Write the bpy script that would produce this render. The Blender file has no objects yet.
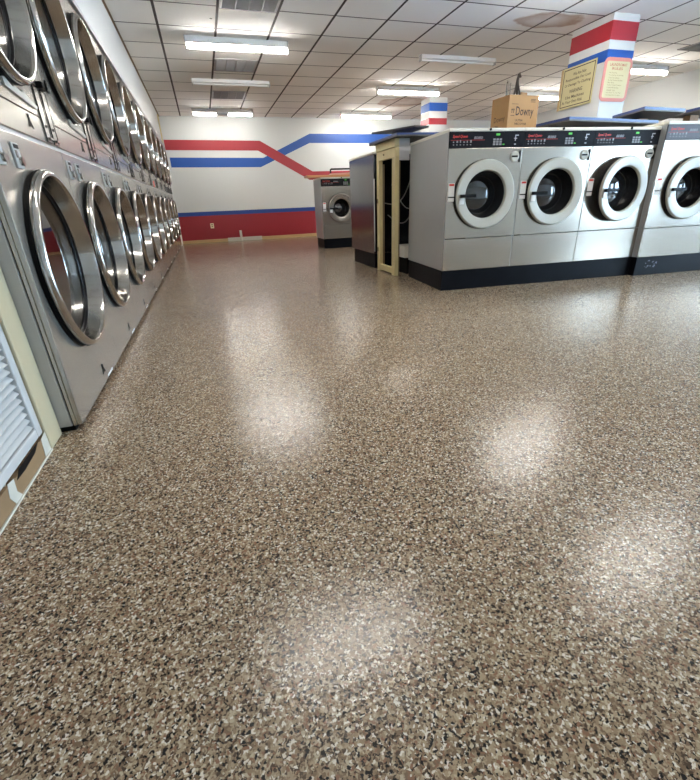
import bpy, bmesh, math, random
from mathutils import Vector, Matrix
random.seed(7)
S = 0.8                      # every measurement below is in camera heights (0.8 m)
COL = bpy.context.scene.collection
SC = bpy.context.scene
R = math.radians

def lin(r, g, b):
    f = lambda c: (c/255/12.92) if c/255 <= 0.04045 else ((c/255+0.055)/1.055)**2.4
    return (f(r), f(g), f(b), 1)

# ------------------------------------------------------------------ materials
MATS = {}
def mat(name, rgb, rough=0.5, metal=0.0, emit=None, estr=0, noise=0, nscale=8, bump=0, bscale=60, coat=0, aniso=None):
    m = bpy.data.materials.new(name); m.use_nodes = True
    nt = m.node_tree; b = nt.nodes['Principled BSDF']
    b.inputs['Base Color'].default_value = lin(*rgb)
    b.inputs['Roughness'].default_value = rough
    b.inputs['Metallic'].default_value = metal
    if coat: b.inputs['Coat Weight'].default_value = coat; b.inputs['Coat Roughness'].default_value = 0.08
    if emit:
        b.inputs['Emission Color'].default_value = lin(*emit); b.inputs['Emission Strength'].default_value = estr
    tc = None
    if noise or bump:
        tc = nt.nodes.new('ShaderNodeTexCoord')
    if noise:
        mp = nt.nodes.new('ShaderNodeMapping'); nt.links.new(tc.outputs['Object'], mp.inputs['Vector'])
        if aniso: mp.inputs['Scale'].default_value = aniso
        n = nt.nodes.new('ShaderNodeTexNoise'); n.inputs['Scale'].default_value = nscale; n.inputs['Detail'].default_value = 5
        nt.links.new(mp.outputs[0], n.inputs['Vector'])
        mx = nt.nodes.new('ShaderNodeMix'); mx.data_type = 'RGBA'
        c = lin(*rgb)
        mx.inputs[6].default_value = (c[0]*(1-noise), c[1]*(1-noise), c[2]*(1-noise), 1)
        mx.inputs[7].default_value = (min(1, c[0]*(1+noise)), min(1, c[1]*(1+noise)), min(1, c[2]*(1+noise)), 1)
        nt.links.new(n.outputs['Fac'], mx.inputs[0]); nt.links.new(mx.outputs[2], b.inputs['Base Color'])
    if bump:
        n = nt.nodes.new('ShaderNodeTexNoise'); n.inputs['Scale'].default_value = bscale; n.inputs['Detail'].default_value = 3
        nt.links.new(tc.outputs['Object'], n.inputs['Vector'])
        bp = nt.nodes.new('ShaderNodeBump'); bp.inputs['Strength'].default_value = bump; bp.inputs['Distance'].default_value = 0.01
        nt.links.new(n.outputs['Fac'], bp.inputs['Height']); nt.links.new(bp.outputs[0], b.inputs['Normal'])
    MATS[name] = m
    return m

def brushed(name, rgb, rough, scale=(3, 3, 90), metal=0.9):
    m = mat(name, rgb, rough, metal, noise=0.05, nscale=3, aniso=scale, bump=0.02, bscale=5)
    return m

steel = brushed('brushed steel', (178, 172, 163), 0.24, metal=0.75)
steel_front = brushed('washer steel', (166, 156, 144), 0.2)
steel_side = mat('side steel', (172, 174, 174), 0.36, 0.25, noise=0.03)
steel_row = brushed('polished side steel', (150, 148, 150), 0.16)
end_sheet = mat('painted grey sheet', (178, 176, 174), 0.45, 0.3, noise=0.04)
chrome = mat('chrome', (180, 177, 173), 0.12, 1.0)
chrome_dark = mat('dark chrome', (110, 107, 104), 0.16, 1.0)
rubber = mat('black rubber', (16, 16, 17), 0.5)
drum_m = mat('drum metal', (92, 88, 84), 0.35, 0.9, noise=0.2, nscale=30)
drum_dark = mat('dark drum', (30, 30, 32), 0.25, 0.6)
bowl_m = mat('dark door glass', (26, 27, 30), 0.06, 0.0, coat=1.0)
plastic_grey = mat('grey plastic ring', (174, 172, 161), 0.32, noise=0.02)
panel_black = mat('control panel black', (24, 24, 28), 0.45)
panel_grey = mat('control panel grey', (92, 92, 98), 0.35)
black_m = mat('black', (14, 14, 15), 0.45)
plinth_m = mat('black painted plinth', (13, 14, 19), 0.42, noise=0.35, nscale=9, bump=0.1, bscale=30)
lid_m = mat('cream enamel lid', (214, 210, 196), 0.35)
red_txt = mat('red lettering', (196, 52, 42), 0.5)
grey_txt = mat('grey lettering', (128, 128, 130), 0.5)
white_txt = mat('white lettering', (165, 165, 168), 0.5)
green_led = mat('green display', (60, 160, 50), 0.5, emit=(90, 220, 60), estr=0.12)
sticker_m = mat('white sticker', (226, 224, 220), 0.5)
wall_m = mat('white wall paint', (208, 210, 208), 0.42, noise=0.02, nscale=2, bump=0.05, bscale=40)
wallr_m = mat('side wall paint', (206, 208, 206), 0.5, noise=0.02, nscale=2)
red_p = mat('red paint', (165, 36, 48), 0.4, noise=0.04, nscale=3)
red_p2 = mat('dark red paint', (146, 30, 40), 0.38, noise=0.05, nscale=3)
blue_p = mat('blue paint', (14, 78, 162), 0.4, noise=0.04, nscale=3)
blue_p2 = mat('deep blue paint', (20, 62, 140), 0.4, noise=0.04, nscale=3)
pillar_m = mat('pillar white paint', (206, 207, 204), 0.5, noise=0.02, nscale=4)
base_wood = mat('tan baseboard', (190, 160, 112), 0.55, noise=0.15, nscale=6)
skirt_m = mat('bare skirting board', (142, 114, 82), 0.6, noise=0.2, nscale=6)
patch_w = mat('white filler', (198, 194, 182), 0.6, noise=0.12, nscale=25)
cream_wood = mat('cream painted wood', (214, 198, 148), 0.5, noise=0.1, nscale=7, aniso=(6, 6, 1), bump=0.1, bscale=20)
stile_edge = mat('worn wood edge', (122, 100, 70), 0.6, noise=0.2, nscale=10)
cream_trim = mat('cream door trim', (184, 172, 142), 0.5, noise=0.06, nscale=9, bump=0.08, bscale=30)
louver_m = mat('bluish white louver paint', (190, 190, 188), 0.4)
grey_white = mat('grey white board', (196, 196, 200), 0.5, noise=0.05)
blue_lam = mat('blue laminate', (34, 60, 118), 0.4, noise=0.05)
under_m = mat('dark board underside', (78, 76, 76), 0.6, noise=0.12, nscale=5)
ply = mat('chipboard', (150, 112, 78), 0.7, noise=0.25, nscale=40)
plank_m = mat('orange brown plank', (196, 140, 88), 0.5, noise=0.18, nscale=5, aniso=(1, 8, 8))
pinkish = mat('pink board', (206, 160, 140), 0.55, noise=0.08)
card = mat('cardboard', (160, 121, 77), 0.75, noise=0.07, nscale=14)
card_ink = mat('cardboard print', (48, 32, 24), 0.7)
wire_m = mat('grey wire', (96, 92, 86), 0.35, 0.8)
dark_wire = mat('dark wire', (62, 52, 44), 0.5, 0.3)
hose_m = mat('pale hose', (110, 110, 108), 0.5)
pvc = mat('white pvc', (205, 202, 192), 0.5)
sign_cream = mat('cream sign board', (206, 194, 144), 0.5, noise=0.05)
sign_cream2 = mat('yellow sign board', (206, 193, 148), 0.5, noise=0.03)
sign_pink = mat('pink sign border', (208, 130, 118), 0.5)
sign_ink = mat('brown sign ink', (74, 56, 44), 0.6)
sign_ink2 = mat('faded sign ink', (140, 112, 76), 0.6)
sign_red = mat('faded red ink', (180, 96, 76), 0.6)
ivory = mat('ivory plastic', (226, 214, 178), 0.4)
red_tag = mat('red tag', (232, 92, 92), 0.5)
fix_white = mat('white fixture enamel', (226, 226, 224), 0.4)
fix_grey = mat('fixture end cap', (170, 170, 168), 0.4)
vent_m = mat('vent grey', (150, 146, 142), 0.5, noise=0.1, nscale=40)
vent_back = mat('vent duct', (120, 116, 112), 0.7)
conc = mat('pavement', (214, 220, 228), 0.8, noise=0.1, nscale=3)
alu = mat('window aluminium', (150, 150, 152), 0.35, 0.8)

def lamp_mat(name, rgb, strength):
    return mat(name, (240, 240, 235), 0.4, emit=rgb, estr=strength)
tube_on = lamp_mat('lit diffuser', (254, 251, 246), 27.0)
tube_far = lamp_mat('lit diffuser dimmed', (254, 251, 245), 19.0)  # emission turned down to keep the back wall from clipping

def glass_mat(name, tint, ior):
    m = bpy.data.materials.new(name); m.use_nodes = True
    nt = m.node_tree; nt.nodes.clear()
    o = nt.nodes.new('ShaderNodeOutputMaterial'); t = nt.nodes.new('ShaderNodeBsdfTransparent'); g = nt.nodes.new('ShaderNodeBsdfGlossy')
    f = nt.nodes.new('ShaderNodeFresnel'); mx = nt.nodes.new('ShaderNodeMixShader')
    t.inputs[0].default_value = (tint[0], tint[1], tint[2], 1); g.inputs['Roughness'].default_value = 0.02
    g.inputs[0].default_value = (0.95, 0.95, 0.95, 1); f.inputs[0].default_value = ior
    nt.links.new(f.outputs[0], mx.inputs[0]); nt.links.new(t.outputs[0], mx.inputs[1]); nt.links.new(g.outputs[0], mx.inputs[2])
    nt.links.new(mx.outputs[0], o.inputs[0])
    return m
door_glass = glass_mat('dryer door glass', (0.62, 0.62, 0.63), 2.9)
win_glass = glass_mat('window glass', (0.93, 0.95, 0.95), 1.45)

def floor_material():
    m = bpy.data.materials.new('epoxy flake floor'); m.use_nodes = True
    nt = m.node_tree; b = nt.nodes['Principled BSDF']; L = nt.links.new
    tc = nt.nodes.new('ShaderNodeTexCoord')
    ns = nt.nodes.new('ShaderNodeTexNoise'); ns.inputs['Scale'].default_value = 130; ns.inputs['Detail'].default_value = 2
    L(tc.outputs['Object'], ns.inputs['Vector'])
    sub = nt.nodes.new('ShaderNodeVectorMath'); sub.operation = 'SUBTRACT'; sub.inputs[1].default_value = (0.5, 0.5, 0.5)
    L(ns.outputs['Color'], sub.inputs[0])
    sc = nt.nodes.new('ShaderNodeVectorMath'); sc.operation = 'SCALE'; sc.inputs['Scale'].default_value = 0.012
    L(sub.outputs[0], sc.inputs[0])
    ad = nt.nodes.new('ShaderNodeVectorMath'); ad.operation = 'ADD'
    L(tc.outputs['Object'], ad.inputs[0]); L(sc.outputs[0], ad.inputs[1])
    v = nt.nodes.new('ShaderNodeTexVoronoi'); v.inputs['Scale'].default_value = 240
    L(ad.outputs[0], v.inputs['Vector'])
    sp = nt.nodes.new('ShaderNodeSeparateColor'); L(v.outputs['Color'], sp.inputs[0])
    cr = nt.nodes.new('ShaderNodeValToRGB'); cr.color_ramp.interpolation = 'CONSTANT'
    pal = [(0, (32, 28, 26)), (0.12, (80, 63, 49)), (0.23, (118, 96, 75)), (0.38, (144, 121, 96)), (0.56, (162, 140, 114)),
           (0.74, (182, 164, 138)), (0.84, (134, 98, 76)), (0.91, (214, 202, 184))]
    els = cr.color_ramp.elements
    els[0].position = 0; els[0].color = lin(*pal[0][1]); els[1].position = pal[1][0]; els[1].color = lin(*pal[1][1])
    for p, c in pal[2:]:
        e = els.new(p); e.color = lin(*c)
    L(sp.outputs[0], cr.inputs[0])
    # slow tonal wander of the flake mix
    n2 = nt.nodes.new('ShaderNodeTexNoise'); n2.inputs['Scale'].default_value = 1.6; n2.inputs['Detail'].default_value = 3
    L(tc.outputs['Object'], n2.inputs['Vector'])
    mr = nt.nodes.new('ShaderNodeMapRange'); mr.inputs[3].default_value = 0.92; mr.inputs[4].default_value = 1.08
    L(n2.outputs['Fac'], mr.inputs[0])
    mul = nt.nodes.new('ShaderNodeVectorMath'); mul.operation = 'SCALE'
    L(cr.outputs[0], mul.inputs[0]); L(mr.outputs[0], mul.inputs['Scale'])
    L(mul.outputs[0], b.inputs['Base Color'])
    b.inputs['Roughness'].default_value = 0.21
    b.inputs['IOR'].default_value = 1.45; b.inputs['Specular IOR Level'].default_value = 0.36
    b.inputs['Coat Weight'].default_value = 0.08; b.inputs['Coat Roughness'].default_value = 0.10
    n3 = nt.nodes.new('ShaderNodeTexNoise'); n3.inputs['Scale'].default_value = 95; n3.inputs['Detail'].default_value = 2
    L(tc.outputs['Object'], n3.inputs['Vector'])
    bp = nt.nodes.new('ShaderNodeBump'); bp.inputs['Strength'].default_value = 0.22; bp.inputs['Distance'].default_value = 0.004
    L(n3.outputs['Fac'], bp.inputs['Height']); L(bp.outputs[0], b.inputs['Normal']); L(bp.outputs[0], b.inputs['Coat Normal'])
    return m
floor_m = floor_material()

def ceiling_material():
    m = bpy.data.materials.new('ceiling tiles'); m.use_nodes = True
    nt = m.node_tree; b = nt.nodes['Principled BSDF']; L = nt.links.new
    b.inputs['Roughness'].default_value = 0.85
    tc = nt.nodes.new('ShaderNodeTexCoord'); sx = nt.nodes.new('ShaderNodeSeparateXYZ'); L(tc.outputs['Object'], sx.inputs[0])
    def M(op, a, bb=None, c=None):
        n = nt.nodes.new('ShaderNodeMath'); n.operation = op
        for i, q in enumerate((a, bb, c)):
            if q is None: continue
            if isinstance(q, (int, float)): n.inputs[i].default_value = q
            else: L(q, n.inputs[i])
        return n.outputs[0]
    def lines(coord, off, pitch, half):
        t = M('SUBTRACT', coord, off); t = M('DIVIDE', t, pitch); t = M('FRACT', M('ADD', t, 100.5))
        d = M('ABSOLUTE', M('SUBTRACT', t, 0.5)); return M('LESS_THAN', d, half/pitch)
    lx = lines(sx.outputs[0], -0.19*S, 0.762*S, 0.0135)
    ly = lines(sx.outputs[1], 9.85*S, 0.745*S, 0.0095)
    grid = M('MAXIMUM', lx, ly)
    n = nt.nodes.new('ShaderNodeTexNoise'); n.inputs['Scale'].default_value = 1.3; n.inputs['Detail'].default_value = 4
    L(tc.outputs['Object'], n.inputs['Vector'])
    base = nt.nodes.new('ShaderNodeMix'); base.data_type = 'RGBA'
    base.inputs[6].default_value = lin(239, 237, 231); base.inputs[7].default_value = lin(246, 244, 239); L(n.outputs['Fac'], base.inputs[0])
    # two old water stains
    nz = nt.nodes.new('ShaderNodeTexNoise'); nz.inputs['Scale'].default_value = 3.5; nz.inputs['Detail'].default_value = 4
    L(tc.outputs['Object'], nz.inputs['Vector'])
    cur = base.outputs[2]
    for (cx, cy, rx, ry) in ((5.2*S, 6.42*S, 0.52*S, 0.30*S), (5.35*S, 11.85*S, 0.66*S, 0.55*S)):
        dx = M('POWER', M('ABSOLUTE', M('DIVIDE', M('SUBTRACT', sx.outputs[0], cx), rx)), 2)
        dy = M('POWER', M('ABSOLUTE', M('DIVIDE', M('SUBTRACT', sx.outputs[1], cy), ry)), 2)
        d = M('ADD', M('ADD', dx, dy), M('MULTIPLY', M('SUBTRACT', nz.outputs['Fac'], 0.5), 1.6))
        ramp = nt.nodes.new('ShaderNodeValToRGB'); L(d, ramp.inputs[0])
        e = ramp.color_ramp.elements
        e[0].position = 0.0; e[0].color = (0.25, 0.25, 0.25, 1); e[1].position = 1.0; e[1].color = (0, 0, 0, 1)
        q = e.new(0.75); q.color = (0.75, 0.75, 0.75, 1)
        mx = nt.nodes.new('ShaderNodeMix'); mx.data_type = 'RGBA'
        L(ramp.outputs[0], mx.inputs[0]); L(cur, mx.inputs[6]); mx.inputs[7].default_value = lin(172, 134, 104); cur = mx.outputs[2]
    fin = nt.nodes.new('ShaderNodeMix'); fin.data_type = 'RGBA'
    L(grid, fin.inputs[0]); L(cur, fin.inputs[6]); fin.inputs[7].default_value = lin(58, 48, 42)
    L(fin.outputs[2], b.inputs['Base Color'])
    return m
ceil_m = ceiling_material()

for q in (panel_black, panel_grey, plinth_m, black_m, rubber):
    q.node_tree.nodes['Principled BSDF'].inputs['Specular IOR Level'].default_value = 0.08
# ------------------------------------------------------------------ mesh builder
class MB:
    def __init__(s): s.v = []; s.f = []
    def add(s, vs, fs):
        o = len(s.v); s.v += [tuple(p) for p in vs]; s.f += [tuple(i+o for i in f) for f in fs]; return s
    def box(s, x0, x1, y0, y1, z0, z1):
        return s.add([(x0,y0,z0),(x1,y0,z0),(x1,y1,z0),(x0,y1,z0),(x0,y0,z1),(x1,y0,z1),(x1,y1,z1),(x0,y1,z1)],
                     [(0,3,2,1),(4,5,6,7),(0,1,5,4),(1,2,6,5),(2,3,7,6),(3,0,4,7)])
    def obox(s, c, ax, hx, hy, hz):
        """box with centre c, 3x3 axis matrix"""
        vs = []
        for k in (-1, 1):
            for (i, j) in ((-1,-1),(1,-1),(1,1),(-1,1)):
                vs.append(Vector(c)+ax @ Vector((i*hx, j*hy, k*hz)))
        return s.add(vs, [(0,3,2,1),(4,5,6,7),(0,1,5,4),(1,2,6,5),(2,3,7,6),(3,0,4,7)])
    def lathe(s, cx, cz, prof, n=64, cy=0.0):
        """revolve (r, y) pairs about the local y axis through (cx, cz)"""
        vs = []; fs = []; rings = []
        for (r, y) in prof:
            if r < 1e-6:
                rings.append([len(vs)]); vs.append((cx, cy+y, cz))
            else:
                rings.append(list(range(len(vs), len(vs)+n)))
                for i in range(n):
                    a = 2*math.pi*i/n; vs.append((cx+r*math.cos(a), cy+y, cz+r*math.sin(a)))
        for A, B in zip(rings, rings[1:]):
            for i in range(n):
                j = (i+1) % n
                if len(A) == 1 and len(B) == 1: continue
                if len(A) == 1: fs.append((A[0], B[i], B[j]))
                elif len(B) == 1: fs.append((A[i], B[0], A[j]))
                else: fs.append((A[i], B[i], B[j], A[j]))
        return s.add(vs, fs)
    def plate_hole(s, x0, x1, z0, z1, y0, y1, cx, cz, r, n=64):
        """slab in xz between y0 (front) and y1 with a round hole"""
        angs = [2*math.pi*i/n for i in range(n)]
        for (x, z) in ((x0,z0),(x1,z0),(x1,z1),(x0,z1)): angs.append(math.atan2(z-cz, x-cx) % (2*math.pi))
        angs = sorted(set(round(a, 6) for a in angs)); m = len(angs); vs = []
        for y in (y0, y1):
            for a in angs:
                c, sn = math.cos(a), math.sin(a)
                t = min(((x1-cx)/c if c > 1e-9 else 1e9), ((x0-cx)/c if c < -1e-9 else 1e9),
                        ((z1-cz)/sn if sn > 1e-9 else 1e9), ((z0-cz)/sn if sn < -1e-9 else 1e9))
                vs.append((cx+r*c, y, cz+r*sn)); vs.append((cx+t*c, y, cz+t*sn))
        fs = []
        for i in range(m):
            j = (i+1) % m; a, b, c, d = 2*i, 2*i+1, 2*j+1, 2*j
            fs.append((a, b, c, d)); o = 2*m
            fs.append((a+o, d+o, c+o, b+o)); fs.append((b, b+o, c+o, c)); fs.append((a, d, d+o, a+o))
        return s.add(vs, fs)
    def prism(s, pts, ext):
        """polygon (3-D points) pushed along the vector ext"""
        n = len(pts); e = Vector(ext); vs = [Vector(p) for p in pts]+[Vector(p)+e for p in pts]
        fs = [tuple(range(n)), tuple(reversed(range(n, 2*n)))]
        for i in range(n):
            j = (i+1) % n; fs.append((i, i+n, j+n, j))
        return s.add(vs, fs)
    def tube(s, pts, r, n=8, closed=False):
        P = [Vector(p) for p in pts]; m = len(P); vs = []; fs = []; up = Vector((0.13, 0.21, 0.97)).normalized()
        for i, p in enumerate(P):
            a = P[(i-1) % m] if (closed or i > 0) else p; b = P[(i+1) % m] if (closed or i < m-1) else p
            t = (b-a).normalized(); u = t.cross(up)
            if u.length < 1e-3: u = t.cross(Vector((1, 0, 0)))
            u.normalize(); w = t.cross(u)
            for k in range(n):
                q = 2*math.pi*k/n; vs.append(p+u*(r*math.cos(q))+w*(r*math.sin(q)))
        for i in range(m if closed else m-1):
            j = (i+1) % m
            for k in range(n):
                l = (k+1) % n; fs.append((i*n+k, i*n+l, j*n+l, j*n+k))
        if not closed: fs.append(tuple(range(n))[::-1]); fs.append(tuple((m-1)*n+k for k in range(n)))
        return s.add(vs, fs)
    def build(s, name, m, parent=None, smooth=False, bevel=0, kind=None, sharp=38):
        me = bpy.data.meshes.new(name); me.from_pydata([(x*S, y*S, z*S) for x, y, z in s.v], [], s.f)
        bm = bmesh.new(); bm.from_mesh(me); bmesh.ops.recalc_face_normals(bm, faces=bm.faces); bm.to_mesh(me); bm.free()
        if smooth:
            for p in me.polygons: p.use_smooth = True
            me.set_sharp_from_angle(angle=R(sharp))
        o = bpy.data.objects.new(name, me); COL.objects.link(o); me.materials.append(m)
        if parent: o.parent = parent
        if bevel:
            b = o.modifiers.new('edge', 'BEVEL'); b.width = bevel*S; b.segments = 2; b.limit_method = 'ANGLE'; b.angle_limit = R(40)
        if kind: o['kind'] = kind
        return o
    def add_slot(s): pass

def thing(name, label, cat, loc=(0, 0, 0), rz=0, group=None):
    o = bpy.data.objects.new(name, None); COL.objects.link(o); o.empty_display_size = 0.1
    o.location = Vector(loc)*S; o.rotation_euler = (0, 0, rz)
    o['label'] = label; o['category'] = cat
    if group: o['group'] = group
    return o
def tag(o, label, cat, group=None):
    o['label'] = label; o['category'] = cat
    if group: o['group'] = group
    return o
def copy_tree(o, parent=None):
    c = o.copy(); COL.objects.link(c)
    if parent: c.parent = parent
    for ch in [x for x in bpy.data.objects if x.parent == o]: copy_tree(ch, c)
    return c
def children(o): return [x for x in bpy.data.objects if x.parent == o]

def text_mb(body, x0, z0, w, h, fmap, shear=0.0, thick=None):
    """lettering as flat mesh fitted in w x h; fmap(u, v) -> local point"""
    cu = bpy.data.curves.new('t', 'FONT'); cu.body = body; cu.size = 1; cu.align_x = 'CENTER'; cu.shear = shear
    cu.resolution_u = 2
    if thick: cu.offset = thick
    ob = bpy.data.objects.new('t', cu); COL.objects.link(ob)
    dg = bpy.context.evaluated_depsgraph_get(); me = bpy.data.meshes.new_from_object(ob.evaluated_get(dg))
    vs = [v.co.copy() for v in me.vertices]; fs = [tuple(p.vertices) for p in me.polygons]
    bpy.data.objects.remove(ob); bpy.data.curves.remove(cu); bpy.data.meshes.remove(me)
    xs = [v.x for v in vs]; ys = [v.y for v in vs]; ax, bx, ay, by = min(xs), max(xs), min(ys), max(ys)
    mb = MB()
    mb.add([fmap(x0+(v.x-ax)/(bx-ax)*w, z0+(v.y-ay)/(by-ay)*h) for v in vs], fs)
    return mb

# ------------------------------------------------------------------ the setting
XW, XE = -0.742, 10.45          # dryer fronts / right wall
Y0, YB, ZC = -2.3, 14.17, 3.27
def struct(name, mb, m, bevel=0, parent=None):
    return mb.build(name, m, parent, kind='structure', bevel=bevel)

struct('floor', MB().box(-2.1, XE+0.15, Y0-0.15, YB+0.15, -0.1, 0), floor_m)
struct('ceiling', MB().box(-2.1, XE+0.15, Y0-0.15, YB+0.15, ZC, ZC+0.1), ceil_m)
wb = struct('wall_back', MB().box(-2.1, XE+0.15, YB, YB+0.15, 0, ZC), wall_m)
e = -0.004
def stripe(pts, m, nm='painted_stripe'):
    return struct(nm, MB().prism([(x, YB-0.001, z) for x, z in pts], (0, e, 0)), m, parent=wb)
stripe([(-0.73, 2.465), (1.80, 2.44), (3.29, 1.64), (9.5, 1.64), (9.5, 1.87), (3.40, 1.87), (1.88, 2.69), (-0.73, 2.715)], red_p)
stripe([(-0.66, 2.04), (1.83, 2.01), (3.36, 2.63), (XE, 2.60), (XE, 2.85), (3.38, 2.87), (1.93, 2.25), (-0.66, 2.285)], blue_p).location.y = 0.0012*S
struct('painted_wainscot', MB().box(-0.73, XE, YB-0.004, YB-0.001, 0.0, 0.77), red_p2, parent=wb)
struct('painted_stripe', MB().box(-0.73, XE, YB-0.006, YB-0.001, 0.755, 0.865), blue_p2, parent=wb)
struct('baseboard_back', MB().box(-0.73, 5.0, YB-0.04, YB-0.008, 0, 0.085), base_wood, bevel=0.006)
pt = struct('trim_1', MB().box(0.58, 1.62, YB-0.075, YB-0.046, 0.002, 0.105), patch_w, bevel=0.006)
tag(MB().box(0.95, 1.02, YB-0.13, YB-0.08, 0.0, 0.30).build('pipe_cover', patch_w, bevel=0.01),
    'short white pipe cover standing against the red lower back wall', 'pipe')
o = thing('outlet_plate', 'small ivory outlet plate on the red lower back wall', 'outlet', (0.18, YB-0.01, 0.40))
MB().box(-0.05, 0.05, -0.012, 0, 0, 0.14).build('plate', ivory, o, bevel=0.004)
for dz in (0.035, 0.085): MB().box(-0.022, 0.022, -0.018, -0.0125, dz, dz+0.03).build('socket', sign_ink2, o)
# left: wall above the dryers, end return, unseen light-stopping wall behind, louvered partition
struct('wall_left', MB().box(-0.90, XW-0.002, 2.20, YB-0.001, 2.56, ZC).box(-0.90, XW-0.002, 13.60, YB-0.001, 0, 2.56), wallr_m)
struct('wall_left_light_stop', MB().box(-2.25, -2.1, Y0-0.15, YB+0.15, -0.1, ZC+0.1), wallr_m)  # unseen wall added to stop outside light leaking in behind the dryers
struct('trim_2', MB().box(XW-0.001, XW+0.025, 2.20, 13.6, 2.515, 2.558), end_sheet, bevel=0.004)
struct('trim_3', MB().box(XW+0.001, XW+0.03, 13.52, 13.60, 2.56, 3.2), cream_wood)
XP = -0.852
lo_y0, lo_y1, lo_z0, lo_z1 = -0.35, 1.93, 0.100, 2.35
wp = struct('wall_partition', MB().box(XP-0.10, XP, Y0, lo_y0-0.1, 0, ZC).box(XP-0.10, XP, lo_y0-0.1, 2.0, 2.48, ZC)
            .box(XP-0.10, XP, 2.005, 2.15, 2.48, ZC), wallr_m)
struct('wall_partition_return', MB().box(-2.1, XP-0.102, 2.03, 2.13, 0, ZC), wallr_m)
struct('trim_4', MB().box(XP-0.10, XP+0.012, 2.01, 2.165, 0.0, 2.47).box(XP-0.10, XP+0.012, lo_y0-0.09, lo_y0-0.005, 0.0, 2.47)
       .box(XP-0.10, XP+0.012, lo_y0-0.005, 2.01, 2.36, 2.47), cream_trim, bevel=0.008)
# broken skirting under the louver: patches of bare board with a white ragged edge
bbm = MB()
random.seed(3)
def ragged(y0, y1, zt, n=22):
    pts = [(XP-0.02, y0, 0)]
    pts += [(XP-0.02, y0+(y1-y0)*i/n, zt+random.uniform(-0.012, 0.010)-(0.02 if i in (0, n) else 0)) for i in range(n+1)]
    return pts+[(XP-0.02, y1, 0)]
struct('baseboard_left', MB().prism(ragged(-0.4, 1.60, 0.098, 40), (0.026, 0, 0)).prism(ragged(1.63, 2.0, 0.086), (0.026, 0, 0)), skirt_m)
struct('trim_5', MB().prism([(XP-0.03, -0.4, 0), (XP-0.03, -0.4, 0.11), (XP-0.03, 2.008, 0.11), (XP-0.03, 2.008, 0)], (0.009, 0, 0))
       .box(XP+0.007, XP+0.013, -0.4, 2.01, 0.0, 0.008), patch_w)
struct('gap_shade_patch', MB().prism([(XP+0.007, 1.66, 0.07), (XP+0.007, 1.70, 0.098), (XP+0.007, 1.92, 0.099), (XP+0.007, 1.86, 0.074), (XP+0.007, 1.74, 0.066)], (0.001, 0, 0)), black_m)  # flat black patch stands in for the dark gap between louver and skirting
struct('trim_11', MB().prism([(XP+0.007, 1.60, 0.0), (XP+0.007, 1.57, 0.05), (XP+0.007, 1.59, 0.098), (XP+0.007, 1.64, 0.09), (XP+0.007, 1.63, 0.04), (XP+0.007, 1.66, 0.0)], (0.0013, 0, 0)).prism([(XP+0.007, 1.93, 0.0), (XP+0.007, 1.95, 0.09), (XP+0.007, 2.005, 0.1), (XP+0.007, 2.005, 0.0)], (0.0013, 0, 0)), patch_w)
lv = thing('louver_panel', 'bluish white slatted louver panel set in the cream frame at the left', 'louver', (XP, (lo_y0+lo_y1)/2, lo_z0))
cy = (lo_y0+lo_y1)/2; hw = (lo_y1-lo_y0)/2; hh = lo_z1-lo_z0
MB().box(-0.05, 0.004, -hw, -hw+0.10, 0, hh).box(-0.05, 0.004, hw+0.018, hw+0.07, 0, hh).box(-0.05, 0.004, -hw+0.10, hw+0.018, 0, 0.045)\
    .box(-0.05, 0.004, -hw+0.10, hw+0.018, hh-0.1, hh).build('frame', louver_m, lv, bevel=0.006)
zz = 0.052
while zz < hh-0.14:
    ax = Matrix.Rotation(R(38), 3, 'Y')
    MB().obox((-0.024, 0.059, zz+0.014), ax, 0.024, hw-0.042, 0.003).build('slat', louver_m, lv)
    zz += 0.0325
struct('trim_8', MB().box(XW-0.001, XW+0.022, 2.17, YB-0.002, ZC-0.018, ZC-0.001), stile_edge)
struct('trim_9', MB().box(XW+0.023, XE, YB-0.03, YB-0.008, ZC-0.012, ZC-0.001), grey_white)
# right wall with shop windows, front wall with shop windows
wr = MB().box(XE, XE+0.15, 4.2, YB, 0, ZC).box(XE, XE+0.15, -1.9, 4.2, 2.7, ZC).box(XE, XE+0.15, -1.9, 4.2, 0, 0.25).box(XE, XE+0.15, Y0, -1.9, 0, ZC)
struct('wall_right', wr, wallr_m)
FX0, FX1 = 8.8, 10.2
wf = MB().box(-2.1, FX0, Y0-0.15, Y0, 0, ZC).box(FX0, FX1, Y0-0.15, Y0, 2.7, ZC).box(FX0, FX1, Y0-0.15, Y0, 0, 0.25).box(FX1, XE, Y0-0.15, Y0, 0, ZC)
struct('wall_front', wf, wallr_m)
w1 = MB(); 
for a, b in ((FX0, FX0+0.05), (9.47, 9.53), (FX1-0.05, FX1)): w1.box(a, b, Y0-0.1, Y0-0.03, 0.25, 2.7)
w1.box(FX0+0.05, FX1-0.05, Y0-0.1, Y0-0.03, 0.25, 0.31).box(FX0+0.05, FX1-0.05, Y0-0.1, Y0-0.03, 2.64, 2.7)
f1 = struct('window_1', w1, alu); struct('pane', MB().box(FX0+0.05, FX1-0.05, Y0-0.07, Y0-0.063, 0.31, 2.64), win_glass, parent=f1)
w2 = MB()
for a, b in ((-1.9, -1.85), (0.1, 0.16), (2.1, 2.16), (4.15, 4.2)): w2.box(XE+0.03, XE+0.1, a, b, 0.25, 2.7)
w2.box(XE+0.03, XE+0.1, -1.85, 4.15, 0.25, 0.31).box(XE+0.03, XE+0.1, -1.85, 4.15, 2.64, 2.7)
f2 = struct('window_2', w2, alu); struct('pane', MB().box(XE+0.063, XE+0.07, -1.85, 4.15, 0.31, 2.64), win_glass, parent=f2)
struct('ground', MB().box(-30, 60, -60, Y0-0.16, -0.3, -0.12).box(XE+0.16, 60, Y0-0.16, 40, -0.3, -0.12), conc)

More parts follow.
